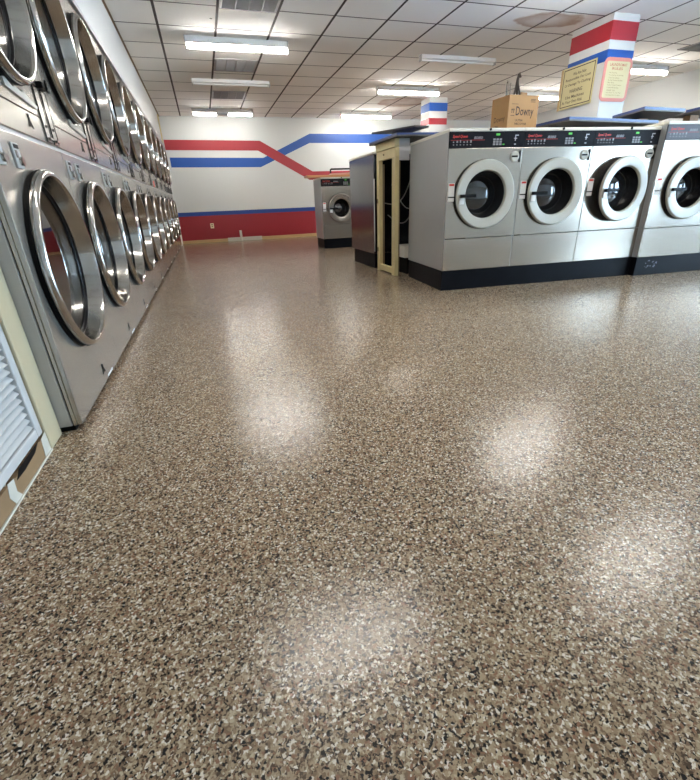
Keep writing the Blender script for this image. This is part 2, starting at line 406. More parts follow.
# pillars
def pillar(name, x0, x1, y0, y1, bands):
    p = struct(name, MB().box(x0, x1, y0, y1, 0, ZC), pillar_m)
    for z0, z1, m in bands:
        struct('painted_band', MB().box(x0-0.003, x1+0.003, y0-0.003, y1+0.003, z0, z1), m, parent=p)
    return p
PX0, PX1, PY0, PY1 = 5.926, 6.398, 5.985, 6.745
pillar('trim_6', PX0, PX1, PY0, PY1, [(2.965, 3.185, red_p), (2.715, 2.855, blue_p)])
pillar('trim_7', 5.79, 6.29, 11.2, 11.67, [(2.98, 3.157, blue_p), (2.69, 2.83, red_p)])

# ------------------------------------------------------------------ signs on the near pillar
sg = thing('notice_board', 'cream notice with dark border on the left face of the striped pillar', 'sign', (PX0-0.0115, 6.470, 2.235), 0)
fm = lambda u, v: (-0.0105, -u, v)          # reads from +y to -y
def sign_quad(mb, u0, u1, v0, v1, t0, t1): return mb.box(t0, t1, -u1, -u0, v0, v1)
W1, H1 = 0.66, 0.56
sign_quad(MB(), -W1/2, W1/2, 0, H1, -0.008, 0.0).build('board', sign_cream, sg, bevel=0.002)
bd = MB()
for a in ((-0.308, 0.308, 0.525, 0.537), (-0.308, 0.308, 0.026, 0.038), (-0.308, -0.296, 0.038, 0.525), (0.296, 0.308, 0.038, 0.525)):
    sign_quad(bd, *a, -0.0095, -0.0085)
bd.build('border_line', sign_ink, sg)
for txt, u, v, w, h in (('We Are Not', -0.11, 0.435, 0.26, 0.04), ('Responsible For Lost', -0.25, 0.365, 0.50, 0.045),
                        ('Or Damage To Clothing', -0.26, 0.295, 0.52, 0.045), ('WARNING', -0.14, 0.205, 0.26, 0.05),
                        ('Use Machines', -0.21, 0.135, 0.38, 0.04), ('At Your Own Risk', -0.27, 0.07, 0.42, 0.04)):
    text_mb(txt, u, v, w, h, fm, thick=0.015).build('lettering', sign_ink, sg)
bk = tag(MB().box(PX0-0.024, PX0-0.0155, 6.65, 6.90, 2.235, 2.80).build('backing_board', base_wood, bevel=0.003),
         'tan board edge sticking out behind the cream notice on the pillar', 'board')
bk.location.x = 0.0130*S; bk.location.y = -0.045*S
sg2 = thing('rules_sign', 'yellowish rules sign with rounded pink border on front of striped pillar', 'sign', (6.152, PY0-0.006, 2.222))
def rrect(w, h, r, n=8, z0=0):
    pts = []
    for (cx, cz, a0) in ((w/2-r, z0+r, -90), (w/2-r, z0+h-r, 0), (-w/2+r, z0+h-r, 90), (-w/2+r, z0+r, 180)):
        for i in range(n+1):
            a = R(a0+90*i/n); pts.append((cx+r*math.cos(a), cz+r*math.sin(a)))
    return pts
MB().prism([(x, 0, z) for x, z in rrect(0.52, 0.54, 0.08)], (0, -0.008, 0)).build('border', sign_pink, sg2)
MB().prism([(x, -0.0081, z) for x, z in rrect(0.43, 0.45, 0.03, z0=0.045)], (0, -0.002, 0)).build('board', sign_cream2, sg2)
fm2 = lambda u, v: (u, -0.0108, v)
text_mb('LAUNDROMAT', -0.16, 0.435, 0.32, 0.035, fm2, thick=0.015).build('lettering', sign_red, sg2)
text_mb('RULES', -0.11, 0.39, 0.20, 0.032, fm2, thick=0.015).build('lettering', sign_red, sg2)
for txt, v, w in (('No Dyeing', 0.345, 0.14), ('No Loitering Or Smoking', 0.315, 0.27), ('Watch Your Children', 0.285, 0.20), ('Do Not Overload Machines', 0.255, 0.27),
                  ('No Pets', 0.225, 0.12), ('Remove Clothes Promptly', 0.195, 0.26), ('Check All Pockets', 0.165, 0.22), ('THANK YOU', 0.13, 0.16),
                  ('Please Keep The Area Clean', 0.10, 0.28), ('Not Responsible For Items', 0.07, 0.27)):
    text_mb(txt, -0.15, v, w, 0.018, fm2).build('lettering', sign_ink2, sg2)

# ------------------------------------------------------------------ ceiling lamps and vents
def fixture(xc, y, lit, label, two=False, m=None):
    t = thing('strip_light', label, 'ceiling light', (xc*(0.975 if lit else 1), y*(0.975 if lit else 1), ZC), 0, 'fluorescent strip lights on the ceiling')
    L2 = 0.745
    if lit: sec = [(-0.026, 0), (0.026, 0), (0.026, -0.06), (0.078, -0.088), (0.078, -0.094), (-0.078, -0.094), (-0.078, -0.088), (-0.026, -0.06)]
    else: sec = [(-0.055, 0), (0.055, 0), (0.050, -0.05), (-0.050, -0.05)]
    MB().prism([(-L2, q, z) for q, z in sec], (2*L2, 0, 0)).build('housing', fix_white, t)
    for sx in (-1, 1):
        MB().box(sx*L2-(0.012 if sx > 0 else 0), sx*L2+(0.012 if sx < 0 else 0), -0.045, 0.045, -0.156 if lit else -0.095, -0.001).build('end_cap', fix_grey, t).location.x = sx*0.013*S
    if lit:
        segs = ((-L2+0.02, L2-0.02),) if not two else ((-L2+0.02, -0.18), (0.14, L2-0.02))
        for a, b in segs:
            pr = [(a, 0.040*math.cos(R(-30+240*i/14)), -0.118-0.030*math.sin(R(-30+240*i/14))) for i in range(15)]
            MB().prism(pr, (b-a, 0, 0)).build('lamp', m or tube_on, t, smooth=True)
        if two: MB().box(-0.178, 0.138, -0.04, 0.04, -0.14, -0.097).build('joint_cover', fix_grey, t)
    else:
        MB().tube([(-L2+0.02, 0, -0.072), (L2-0.02, 0, -0.072)], 0.02, 10).build('lamp', fix_white, t, smooth=True)
    return t
fixture(0.91, 8.18, True, 'lit strip light nearest camera on the left of the ceiling')
fixture(0.94, 10.33, False, 'unlit strip light between two dark vents at the left')
fixture(0.90, 13.46, True, 'lit strip light with dim middle close to the back wall above red stripe', True, tube_far)
fixture(4.93, 10.60, True, 'lit strip light above the solo washer, ahead of the triangular ceiling stain')
fixture(4.78, 8.20, False, 'unlit strip light left of the round ceiling stain')
fixture(4.95, 13.52, True, 'lit strip light close to back wall above the blue stripe', False, tube_far)
fixture(8.75, 10.65, True, 'lit strip light behind the cardboard box and striped pillar')
fixture(9.00, 8.22, True, 'lit strip light just right of the striped pillar')
fixture(0.75, 2.85, True, 'lit strip light overhead at left, mirrored in the near floor')
fixture(4.45, 2.68, True, 'lit strip light overhead at right, mirrored at the right edge of the floor')
fixture(4.80, 5.28, True, 'lit strip light overhead, mirrored in mid floor before the washers')

def vent(xc, yc, label):
    t = thing('ceiling_vent', label, 'vent', (xc, yc, ZC-0.001), 0, 'square return vents in the ceiling')
    w, h = 0.36, 0.355
    MB().box(-w, w, -h, -h+0.03, -0.014, 0).box(-w, w, h-0.03, h, -0.014, 0).box(-w, -w+0.03, -h+0.03, h-0.03, -0.014, 0).box(w-0.03, w, -h+0.03, h-0.03, -0.014, 0).build('frame', vent_m, t)
    MB().box(-w+0.03, w-0.03, -h+0.03, h-0.03, -0.003, 0).build('backing', vent_back, t)
    g = MB()
    for i in range(1, 20):
        u = -h+0.03+(2*h-0.06)*i/20; g.box(-w+0.03, w-0.03, u-0.004, u+0.004, -0.012, -0.0035)
    for i in range(1, 4):
        u = -w+0.03+(2*w-0.06)*i/4; g.box(u-0.008, u+0.008, -h+0.03, h-0.03, -0.0135, -0.0035)
    g.build('grille', vent_m, t)
vent(0.95, 6.55, 'grey vent nearest camera, at the top edge above first lit lamp')
vent(0.95, 9.30, 'grey vent between the near lit lamp and the unlit lamp')
vent(0.95, 11.55, 'grey vent between the unlit lamp and the far lit lamp')
vent(8.95, 6.75, 'grey vent right of striped pillar')
tag(MB().lathe(0, 0, [(0, 0), (0.02, 0), (0.02, 0.02), (0, 0.02)], 12).build('ceiling_hook', black_m), 'tiny black hook on ceiling before the near lit lamp', 'hook').location = Vector((0.50, 7.28, ZC-0.021))*S
bpy.data.objects['ceiling_hook'].rotation_euler = (R(90), 0, 0); bpy.data.objects['ceiling_hook'].location.z = (ZC)*S - 0.0005

# ------------------------------------------------------------------ stacked dryers
DW, DH, DD = 1.035, 2.51, 1.10
def make_dryer(label):
    t = thing('tumble_dryer', label, 'dryer', (0, 0, 0), R(90), 'stacked tumble dryers along the left wall')
    g = 0.003
    MB().box(g, 0.035, 0.035, DD, 0.03, DH).box(DW-0.035, DW-g, 0.035, DD, 0.03, DH).box(0.035, DW-0.035, 0.035, DD, DH-0.03, DH)\
        .box(0.035, DW-0.035, DD-0.03, DD, 0.03, DH-0.03).box(0.035, DW-0.035, 0.035, DD-0.03, 0.03, 0.06).build('cabinet', end_sheet, t, bevel=0.004)
    MB().box(g, 0.03, 0.0125, 0.030, 0.03, DH).box(DW-0.03, DW-g, 0.0125, 0.030, 0.03, DH).box(0.03, DW-0.03, 0.0125, 0.030, DH-0.03, DH).build('front_frame', steel, t, bevel=0.004)
    MB().box(g+0.008, 0.03, 0.030, 0.035, 0.03, DH-0.01).box(DW-0.03, DW-g-0.008, 0.030, 0.035, 0.03, DH-0.01).build('seam', black_m, t)
    MB().box(0.02, DW-0.02, 0.03, DD-0.02, 0, 0.03).build('base', black_m, t)
    cx = 0.495
    for k, (z0, z1, cz) in enumerate(((0.032, 1.325, 0.754), (1.462, DH-0.002, 1.985))):
        MB().plate_hole(g, DW-g, z0, z1, -0.012, 0.012, cx, cz, 0.400).build('front_panel', steel, t, bevel=0.004)
        d = MB().lathe(cx, cz, [(0.422, -0.022), (0.436, -0.030), (0.4405, -0.042), (0.4395, -0.056), (0.432, -0.067), (0.422, -0.071), (0.413, -0.069), (0.408, -0.062),
                                (0.406, -0.052), (0.398, -0.012), (0.392, 0.012)], 80).build('door', chrome, t, smooth=True)
        MB().lathe(cx, cz, [(0.41, -0.0125), (0.438, -0.0125), (0.443, -0.034), (0.436, -0.032), (0.430, -0.0265), (0.41, -0.020), (0.41, -0.0125)], 64).build('gasket', rubber, d, smooth=True)
        MB().lathe(cx, cz, [(0.3915, 0.0125), (0.386, 0.013), (0.383, 0.024), (0.372, 0.030)], 64).build('inner_seal', drum_dark, d, smooth=True)
        MB().lathe(cx, cz, [(0.378, 0.027), (0.25, 0.020), (0.12, 0.015), (0, 0.014)], 64).build('glass', door_glass, d, smooth=True)
        MB().lathe(cx, cz, [(0.388, 0.036), (0.345, 0.070), (0.345, 0.10), (0.41, 0.11), (0.41, 0.72), (0, 0.76)], 48).build('drum', drum_m, t, smooth=True)
        # latch and hinge blocks
        if k: MB().box(cx+0.40, cx+0.50, -0.045, -0.0122, cz-0.375, cz-0.345).box(cx+0.44, cx+0.47, -0.055, -0.045, cz-0.39, cz-0.33).build('latch', black_m, t, bevel=0.004)
    # control strip between the two chambers
    MB().box(g, DW-g, -0.012, 0.012, 1.345, 1.458).build('control_strip', steel, t, bevel=0.003)
    MB().box(g, DW-g, -0.004, 0.012, 1.327, 1.343).build('seam_strip', end_sheet, t)
    for x, z in ((0.61, 1.412), (0.595, 0.115)):
        MB().prism([(x-0.030, -0.0122, z-0.026), (x, -0.0122, z-0.014), (x+0.034, -0.0122, z-0.026), (x+0.010, -0.0122, z+0.004), (x+0.007, -0.0122, z+0.032), (x-0.010, -0.0122, z+0.034), (x-0.010, -0.0122, z+0.004)], (0, -0.003, 0)).build('lock', black_m, t)
    # two tall coin slides at the right, on raised frames
    for x0 in (0.815, 0.935):
        a, b, z0, z1 = x0, x0+0.088, 1.352, 1.612
        f = MB().box(a, a+0.004, -0.019, -0.0125, z0, z1).box(b-0.004, b, -0.019, -0.0125, z0, z1).box(a+0.004, b-0.004, -0.019, -0.0125, z1-0.006, z1).box(a+0.004, b-0.004, -0.019, -0.0125, z0, z0+0.006).build('coin_slide', chrome_dark, t)
        MB().box(a+0.004, b-0.004, -0.0165, -0.0125, z0+0.006, z1-0.006).build('plate', steel, f)
        MB().lathe((a+b)/2, z0+0.075, [(0.008, -0.0167), (0.008, -0.02), (0, -0.02)], 12).build('coin_lock', black_m, f)
        MB().box(a+0.02, b-0.02, -0.030, -0.0168, z0+0.012, z0+0.022).build('handle', chrome, f)
    # two small coin slots on the lower panel
    for x0 in (0.04, 0.235):
        s_ = MB().box(x0, x0+0.075, -0.020, -0.0125, 1.185, 1.285).build('coin_slot', steel_side, t, bevel=0.003)
        MB().box(x0+0.012, x0+0.063, -0.0225, -0.0202, 1.262, 1.278).build('slit', black_m, s_)
        MB().lathe(x0+0.045, 1.213, [(0.018, -0.0202), (0.018, -0.034), (0, -0.034)], 14).build('button', chrome, s_, smooth=True)
        MB().box(x0+0.012, x0+0.03, -0.026, -0.0202, 1.225, 1.255).build('tab', steel, s_)
    # badge under the upper door
    MB().prism([(0.39, -0.0125, 1.515), (0.77, -0.0125, 1.490), (0.79, -0.0125, 1.505), (0.66, -0.0125, 1.528), (0.62, -0.0125, 1.545), (0.60, -0.0125, 1.530), (0.52, -0.0125, 1.536), (0.49, -0.0125, 1.527), (0.41, -0.0125, 1.552), (0.385, -0.0125, 1.545)],
               (0, -0.008, 0)).build('badge', plastic_grey, t)
    MB().box(0.66, 0.80, -0.0135, -0.0122, 0.040, 0.052).build('trim_strip', sticker_m, t)
    return t
ords = ['second', 'third', 'fourth', 'fifth', 'sixth', 'seventh', 'eighth', 'ninth']
d0 = make_dryer('stacked stainless tumble dryer beside the cream louver frame, first of the row')
dry = [d0]
YD = 2.165
for k in range(1, 11): dry.append(copy_tree(d0))
for k, d in enumerate(dry):
    d.location = Vector((XW-0.012, YD+k*DW, 0))*S
    if 1 <= k <= 8: d['label'] = 'stacked stainless tumble dryer, %s in the row from the louver panel' % ords[k-1]
dry[9]['label'] = 'stacked tumble dryer with dark control strip, next to last before back wall'
dry[10]['label'] = 'stacked tumble dryer with dark control strip, last one beside the back wall'
for d in dry[9:]:
    for c in children(d):
        if c.name.startswith('control_strip'):
            c.data = c.data.copy(); c.data.materials[0] = panel_black
tg = MB().box(0.30, 0.42, -0.016, -0.0125, 1.345, 1.44).build('sticker', red_tag, dry[6]); tg['label'] = 'red sticker'

# ------------------------------------------------------------------ front-loading washers
def make_washer(label, W=0.855, H=1.63, D=1.14, zb=0.225, kind='std', group=None, ajar=0):
    t = thing('washing_machine', label, 'washer', (0, 0, 0), 0, group)
    g = 0.003
    big = kind == 'big'; solo = kind == 'solo'
    ct = H-0.03; cb = ct-0.148
    front_m = steel_front if not solo else steel
    MB().box(g, 0.02, 0.012, D, zb, ct).box(W-0.02, W-g, 0.012, D, zb, ct).box(0.02, W-0.02, 0.012, D-0.002, zb, zb+0.02).build('cabinet', steel_side, t, bevel=0.004)
    MB().box(0.021, W-0.021, D-0.02, D, zb+0.021, ct-0.001).build('back_panel', drum_dark, t)  # alley shade put into the dark colour of the washer backs
    cx, cz = (0.437, 1.005) if not big else (0.49, 0.985)
    ro, ri = (0.341, 0.238) if not big else (0.335, 0.215)
    if solo: cx, cz, ro, ri = 0.44, 0.86, 0.30, 0.19
    sm = 0.568 if not big else 0.56
    if solo: sm = 0.52
    MB().plate_hole(g, W-g, sm+0.003, cb-0.002, 0, 0.012, cx, cz, ri+0.01).build('front_panel', front_m, t, bevel=0.003)
    MB().box(g, W-g, 0, 0.012, zb, sm-0.003).build('access_panel', front_m, t, bevel=0.003)
    MB().box(0.0, W, -0.004, D, ct, H).build('lid', lid_m, t, bevel=0.006)
    MB().lathe(W*0.53, ct+0.016, [(0.012, -0.0042), (0.012, -0.014), (0, -0.014)], 12).build('lid_lock', black_m, t)
    cp = MB().box(g, W-g, -0.003, 0.012, cb, ct-0.001).build('control_panel', panel_grey if big else panel_black, t, bevel=0.002)
    F = lambda u, v: (u, -0.0036, v)
    k = W/0.855
    text_mb('Speed Queen', 0.04*k, cb+0.085, 0.165*k, 0.034, F, shear=0.3, thick=0.02).build('lettering', red_txt, cp)
    text_mb('8080', 0.275*k, cb+0.078, 0.10*k, 0.026, F, shear=0.2, thick=0.02).build('model_number', grey_txt, cp)
    ic = MB()
    for i in range(6):
        x = (0.045+i*0.038)*k
        ic.box(x, x+0.012+0.006*(i % 2), -0.0036, -0.0032, cb+0.048, cb+0.060+0.006*(i % 3)); ic.box(x, x+0.014, -0.0036, -0.0032, cb+0.026, cb+0.034)
    ic.build('cycle_icons', grey_txt, cp)
    MB().box(0.525*k, 0.568*k, -0.0045, -0.0032, cb+0.110, cb+0.128).build('display', green_led, cp)
    for c in range(3):
        for r_ in range(3):
            x = (0.495+c*0.036)*k; z = cb+0.022+r_*0.022
            MB().box(x, x+0.026*k, -0.006, -0.0032, z, z+0.017).build('key', grey_txt, cp)
    MB().box(0.605*k, 0.628*k, -0.0045, -0.0032, cb+0.024, cb+0.034).build('start_light', green_led, cp)
    hk = MB()
    hk.box(0.745*k, 0.755*k, -0.0036, -0.0032, cb+0.06, cb+0.115).box(0.755*k, 0.785*k, -0.0036, -0.0032, cb+0.105, cb+0.115).box(0.735*k, 0.768*k, -0.0036, -0.0032, cb+0.078, cb+0.086).box(0.740*k, 0.762*k, -0.0036, -0.0032, cb+0.024, cb+0.034)
    hk.build('coin_symbol', white_txt, cp)
    MB().box(0.02, 0.40*k, -0.0034, -0.0031, cb+0.070, cb+0.0725).build('print_line', red_txt, cp)
    # round coin fitting with its dark bar
    if not big:
        mx, mz = W-0.082, cb-0.085
        cf = MB().lathe(mx-0.01, mz, [(0.050, -0.0005), (0.050, -0.010), (0.040, -0.014), (0.030, -0.010), (0, -0.012)], 24).build('coin_fitting', plastic_grey, t, smooth=True)
        MB().box(mx+0.043, mx+0.057, -0.010, -0.0005, mz-0.055, mz+0.055).build('dark_bar', black_m, cf)
        MB().box(mx-0.05, mx+0.02, -0.016, -0.0125, mz-0.008, mz+0.008).build('slit', black_m, cf)
    # instruction label left of the door
    lb = MB().box(0.024, 0.092, -0.0015, -0.0003, cz-0.055, cz+0.125).build('instruction_label', sticker_m, t)
    MB().box(0.030, 0.086, -0.0022, -0.0016, cz+0.098, cz+0.117).build('label_heading', red_txt, lb)
    MB().box(0.024, 0.092, -0.0022, -0.0016, cz-0.018, cz-0.006).build('label_line', black_m, lb)
    # door: ring, gasket, dark bowl, handle; hinge on its right
    hx = cx+ro+0.01
    dr = bpy.data.objects.new('door', None)
    ring_m = steel if solo else plastic_grey
    def L(prof, n=72): return MB().lathe(cx-hx, cz, prof, n)
    dr = L([(ro-0.012, -0.022), (ro, -0.030), (ro, -0.046), (ro-0.005, -0.0535), (ro-0.010, -0.0575), (ro-0.014, -0.0585), (ri+0.016, -0.0555), (ri+0.006, -0.053), (ri, -0.047), (ri-0.006, -0.024)]).build('door', ring_m, t, smooth=True, sharp=14)
    dr.location = (hx*S, 0, 0); dr.rotation_euler = (0, 0, ajar)
    L([(ro-0.03, -0.002), (ro+0.001, -0.002), (ro+0.003, -0.029), (ro-0.02, -0.0215), (ri-0.008, -0.0215), (ri-0.012, -0.0015), (ro-0.03, -0.002)]).build('gasket', rubber, dr, smooth=True)
    L([(ri-0.007, -0.026), (ri-0.020, 0.02), (ri-0.030, 0.07), (ri-0.045, 0.10), (ri-0.055, 0.104)]).build('bowl_wall', drum_dark, dr, smooth=True)
    L([(ri-0.052, 0.104), (ri-0.09, 0.088), (ri-0.14, 0.074), (0.03, 0.066), (0, 0.066)]).build('glass', bowl_m, dr, smooth=True)
    L([(ri-0.030, 0.069), (ri-0.028, 0.062), (ri-0.034, 0.060), (ri-0.036, 0.066)]).build('trim_ring', chrome_dark, dr, smooth=True)
    hd = MB().box(cx-ro+0.025-hx, cx-ro+0.205-hx, -0.104, -0.080, cz-0.022, cz+0.012).box(cx-ro+0.03-hx, cx-ro+0.06-hx, -0.080, -0.0635, cz-0.022, cz+0.012).build('handle', black_m, dr, bevel=0.005)
    MB().box(cx-ro+0.028-hx, cx-ro+0.082-hx, -0.075, -0.0635, cz-0.085, cz-0.02).build('latch_plate', sticker_m, dr, bevel=0.004)
    MB().lathe(cx, cz, [(ri+0.012, 0.013), (ri+0.012, 0.55), (0, 0.58)], 40).build('drum', drum_dark, t, smooth=True)
    return t
A = -R(5.2); CX, CY = 2.495, 4.377
def isl(u, v=0, z=0): return (CX+u*math.cos(A)-v*math.sin(A), CY+u*math.sin(A)+v*math.cos(A), z)
GW = 'washers in the front row of the island'
w0 = make_washer('stainless front-load washer at left end of the island, red-lettered black control panel', group=GW)
wA = copy_tree(w0); wB = make_washer('stainless front-load washer with its door ajar, third from the island end', group=GW, ajar=R(6.0))
wA['label'] = 'stainless front-load washer with a cardboard box on top, second from island end'
for i, w in enumerate((w0, wA, wB)):
    w.location = Vector(isl(i*0.855))*S; w.rotation_euler = (0, 0, A)
B0 = (5.033, 4.069)
def isl2(u, v=0, z=0): return (B0[0]+u*math.cos(A)-v*math.sin(A), B0[1]+u*math.sin(A)+v*math.cos(A), z)
wC = make_washer('taller wide washer with grey control panel, right after the dark gap', W=0.935, H=1.67, kind='big', group=GW)
wD = copy_tree(wC); wD['label'] = 'taller wide washer cut off by the right edge of the photo'
for i, w in enumerate((wC, wD)): w.location = Vector(isl2(i*0.935+0.012))*S; w.rotation_euler = (0, 0, A)
wR = make_washer('washer of the rear row seen from its bare grey side, beyond the cream frame', group='washers in the rear rows', D=1.12)
wR.location = Vector((2.45+0.855, 7.56, 0))*S; wR.rotation_euler = (0, 0, R(180))
wS = make_washer('solitary washer with chrome door ring and black panel near the back wall', W=0.90, H=1.49, D=0.70, zb=0.215, kind='solo', group='washers in the rear rows')
wS.location = Vector((2.545, 9.93, 0))*S

for c in children(wR):
    if c.name.startswith('cabinet'): c.data.materials[0] = steel_row
# plinths
def plinth(mb, label):
    return tag(mb.build('plinth', plinth_m, bevel=0.006), label, 'plinth', 'black plinths under the washers')
p = plinth(MB().box(-0.004, 2.562, 0.0, 1.10, 0, 0.2245), 'black plinth under the three washers at the left end of the island'); p.location = Vector(isl(0))*S; p.rotation_euler = (0, 0, A)
p = plinth(MB().box(0.0, 1.885, 0.0, 1.10, 0, 0.2245), 'black plinth with scuffed white mark under the two taller washers'); p.location = Vector(isl2(0.012))*S; p.rotation_euler = (0, 0, A)
sc_ = MB(); random.seed(5)
for i in range(14):
    x = 0.14+random.uniform(0, 0.16); z = 0.08+random.uniform(0, 0.09); w = random.uniform(0.008, 0.028)
    sc_.prism([(x, -0.0005, z), (x+w, -0.0005, z+random.uniform(-0.01, 0.01)), (x+w*0.8, -0.0005, z+w*0.8), (x+w*0.1, -0.0005, z+w*0.6)], (0, -0.0008, 0))
sc_.build('scuff_mark', mat('scuffed paint', (92, 92, 100), 0.6), p)
p = plinth(MB().box(0.03, 0.83, 0.06, 1.10, 0, 0.2245), 'black plinth under the grey-sided rear washer'); p.location = Vector((2.45+0.855, 7.56, 0))*S; p.rotation_euler = (0, 0, R(180))
p = plinth(MB().box(0.012, 0.888, 0.03, 0.66, 0, 0.2145), 'black plinth under the solitary washer near the back wall'); p.location = Vector((2.545, 9.93, 0))*S

# ------------------------------------------------------------------ cream door frame closing the service alley
fr = thing('door_frame', 'cream wooden door frame at the end of the alley between washer rows', 'frame', (2.45, 5.965, 0))
h = 0.335
MB().box(0, 0.055, -h, -h+0.115, 0, 1.49).build('stile', cream_wood, fr, bevel=0.005)
MB().box(0, 0.055, h-0.095, h, 0, 1.49).build('stile', cream_wood, fr, bevel=0.005)
MB().box(0.0, 0.055, -h+0.115, h-0.095, 0.02, 0.10).build('sill_rail', cream_wood, fr, bevel=0.005)
MB().box(0, 0.055, -h, h, 1.492, 1.60).build('head_rail', cream_wood, fr, bevel=0.004)
MB().box(-0.008, 0.055, -h, h, 1.606, 1.700).build('header_cap', cream_wood, fr, bevel=0.004)
MB().box(0.057, 0.20, -h+0.005, -h+0.03, 1.455, 1.70).build('side_board', grey_white, fr)
MB().box(0.056, 0.085, -h+0.035, -h+0.11, 0, 1.45).build('jamb', stile_edge, fr)
MB().box(0.056, 0.085, h-0.09, h-0.02, 0, 1.45).build('jamb', stile_edge, fr)
MB().lathe(0, 0, [(0.010, 0), (0.010, 0.012), (0, 0.012)], 10).build('peg', stile_edge, fr)
pg = [c for c in children(fr) if c.name.startswith('peg')][0]; pg.rotation_euler = (0, 0, R(90)); pg.location = Vector((-0.001, 0.05, 1.55))*S
for z in (0.28, 0.95): MB().box(-0.006, 0.0, h-0.05, h-0.02, z, z+0.06).build('hinge', stile_edge, fr)
# what stands in the alley
tr = thing('drain_trough', 'off-white plastic drain trough inside the alley behind the cream frame', 'trough', (2.62, 5.64, 0))
MB().box(0, 2.1, 0.03, 0.05, 0.25, 0.38).box(0, 2.1, 0.40, 0.42, 0.25, 0.38).box(0, 2.1, 0.03, 0.42, 0.23, 0.25).box(0, 0.02, 0.05, 0.40, 0.25, 0.38).build('channel', pvc, tr)
MB().box(0.05, 2.05, 0.06, 0.39, 0, 0.229).build('stand', black_m, tr)
for i, (y0, z0, y1, z1, sag) in enumerate(((6.425, 0.95, 5.545, 1.22, -0.12), (6.425, 0.78, 5.545, 0.90, -0.16), (6.425, 1.20, 5.545, 1.05, -0.25))):
    x = 2.62+0.06*i
    pts = [(x+0.05*math.sin(3*q), y0+(y1-y0)*q, z0+(z1-z0)*q+sag*math.sin(math.pi*q)) for q in [j/16 for j in range(17)]]
    tag(MB().tube(pts, 0.007, 8).build('hose', hose_m, smooth=True), ('pale hose rising to the right inside the alley', 'lower pale hose sagging inside the alley', 'upper pale hose sagging inside the alley')[i], 'hose', 'hoses in the service alley')
# light edge strip on the back of the rear washer
MB().box(0.855-0.012, 0.855-0.004, 1.125, 1.145, 0.26, 1.28).build('edge_strip', grey_white, wR)

# ------------------------------------------------------------------ boards lying on the island
def board(label, pts, z0, z1, name='countertop_board', group='loose counter boards on the island', edge=blue_lam):
    t = thing(name, label, 'board', (pts[0][0], pts[0][1], z0), 0, group)
    ox, oy = pts[0]
    P = [(x-ox, y-oy, 0) for x, y in pts]
    MB().prism(P, (0, 0, (z1-z0)*0.35)).build('underside', under_m, t)
    MB().prism([(x, y, (z1-z0)*0.36) for x, y, _ in P], (0, 0, (z1-z0)*0.64)).build('laminate', edge, t)
    return t
def block(label, x, y, z0, z1, w=0.16, d=0.10):
    return tag(MB().box(x-w/2, x+w/2, y-d/2, y+d/2, z0, z1).build('wood_block', ply, bevel=0.004), label, 'block', 'wood blocks propping the counter boards')
board('blue-edged counter board over the alley, resting on the cream frame', [(2.40, 5.47), (4.9, 5.26), (4.96, 6.26), (2.40, 6.46)], 1.7015, 1.738)
block('wood block propping the alley board behind the cardboard box', 3.60, 5.415, 1.6305, 1.7005, d=0.04)
board('thin grey board tilted up on the left end of the island', [(2.42, 6.40), (2.78, 5.78), (3.0, 5.80), (2.95, 6.40)], 1.842, 1.862, 'thin_board', edge=under_m)
block('wood block propping the thin grey board', 2.85, 6.28, 1.7385, 1.8415)
board('long blue-edged counter board above the second and third washers', [(4.13, 4.56), (5.65, 4.70), (5.62, 5.25), (4.10, 5.20)], 1.740, 1.780)
block('wood block propping the long blue board', 4.45, 5.14, 1.6305, 1.7395)
block('wood block propping the right half of the long blue board', 4.9, 5.12, 1.6305, 1.7395)
board('blue-edged counter board with chipboard end, in front of the striped pillar', [(5.19, 4.54), (5.93, 4.60), (6.25, 5.16), (5.33, 5.12)], 1.852, 1.892)
block('wood block propping the pillar board', 5.75, 5.06, 1.6705, 1.8515, d=0.1)
board('blue-edged counter board at the far right of the island', [(6.33, 4.70), (7.5, 4.72), (7.5, 5.2), (6.42, 5.22)], 1.895, 1.94)
block('wood block propping the far right board', 6.62, 5.03, 1.6705, 1.8945)
ed = MB().prism([(0.745, 0.065, 0.001), (1.06, 0.618, 0.001), (1.06, 0.618, 0.038), (0.745, 0.065, 0.038)], (0.006, -0.003, 0)).build('chipboard_edge', ply, bpy.data.objects['countertop_board.002'])
board('small dark board leaning behind the long blue board, left of the pillar', [(4.95, 5.22), (5.30, 4.95), (5.36, 5.0), (5.05, 5.26)], 1.7805, 1.805, 'thin_board', edge=under_m)
# on the solitary washer
tag(MB().box(2.24, 3.55, 9.92, 10.20, 1.491, 1.535).build('plank', plank_m, bevel=0.004), 'orange-brown plank lying across the top of the solitary washer', 'plank')
tag(MB().prism([(2.80, 10.22, 1.491), (3.5, 10.22, 1.491), (3.5, 10.22, 1.60), (2.90, 10.22, 1.58)], (0, 0.25, 0)).build('offcut_board', pinkish), 'pinkish offcut board behind the plank on the solitary washer', 'board')
tag(MB().tube([(2.90, 10.35, 1.595), (2.90, 10.35, 1.665), (2.91, 10.35, 1.672), (3.5, 10.35, 1.676)], 0.018, 8).build('bent_rod', black_m), 'bent black rod standing on the boards atop the solitary washer', 'rod')

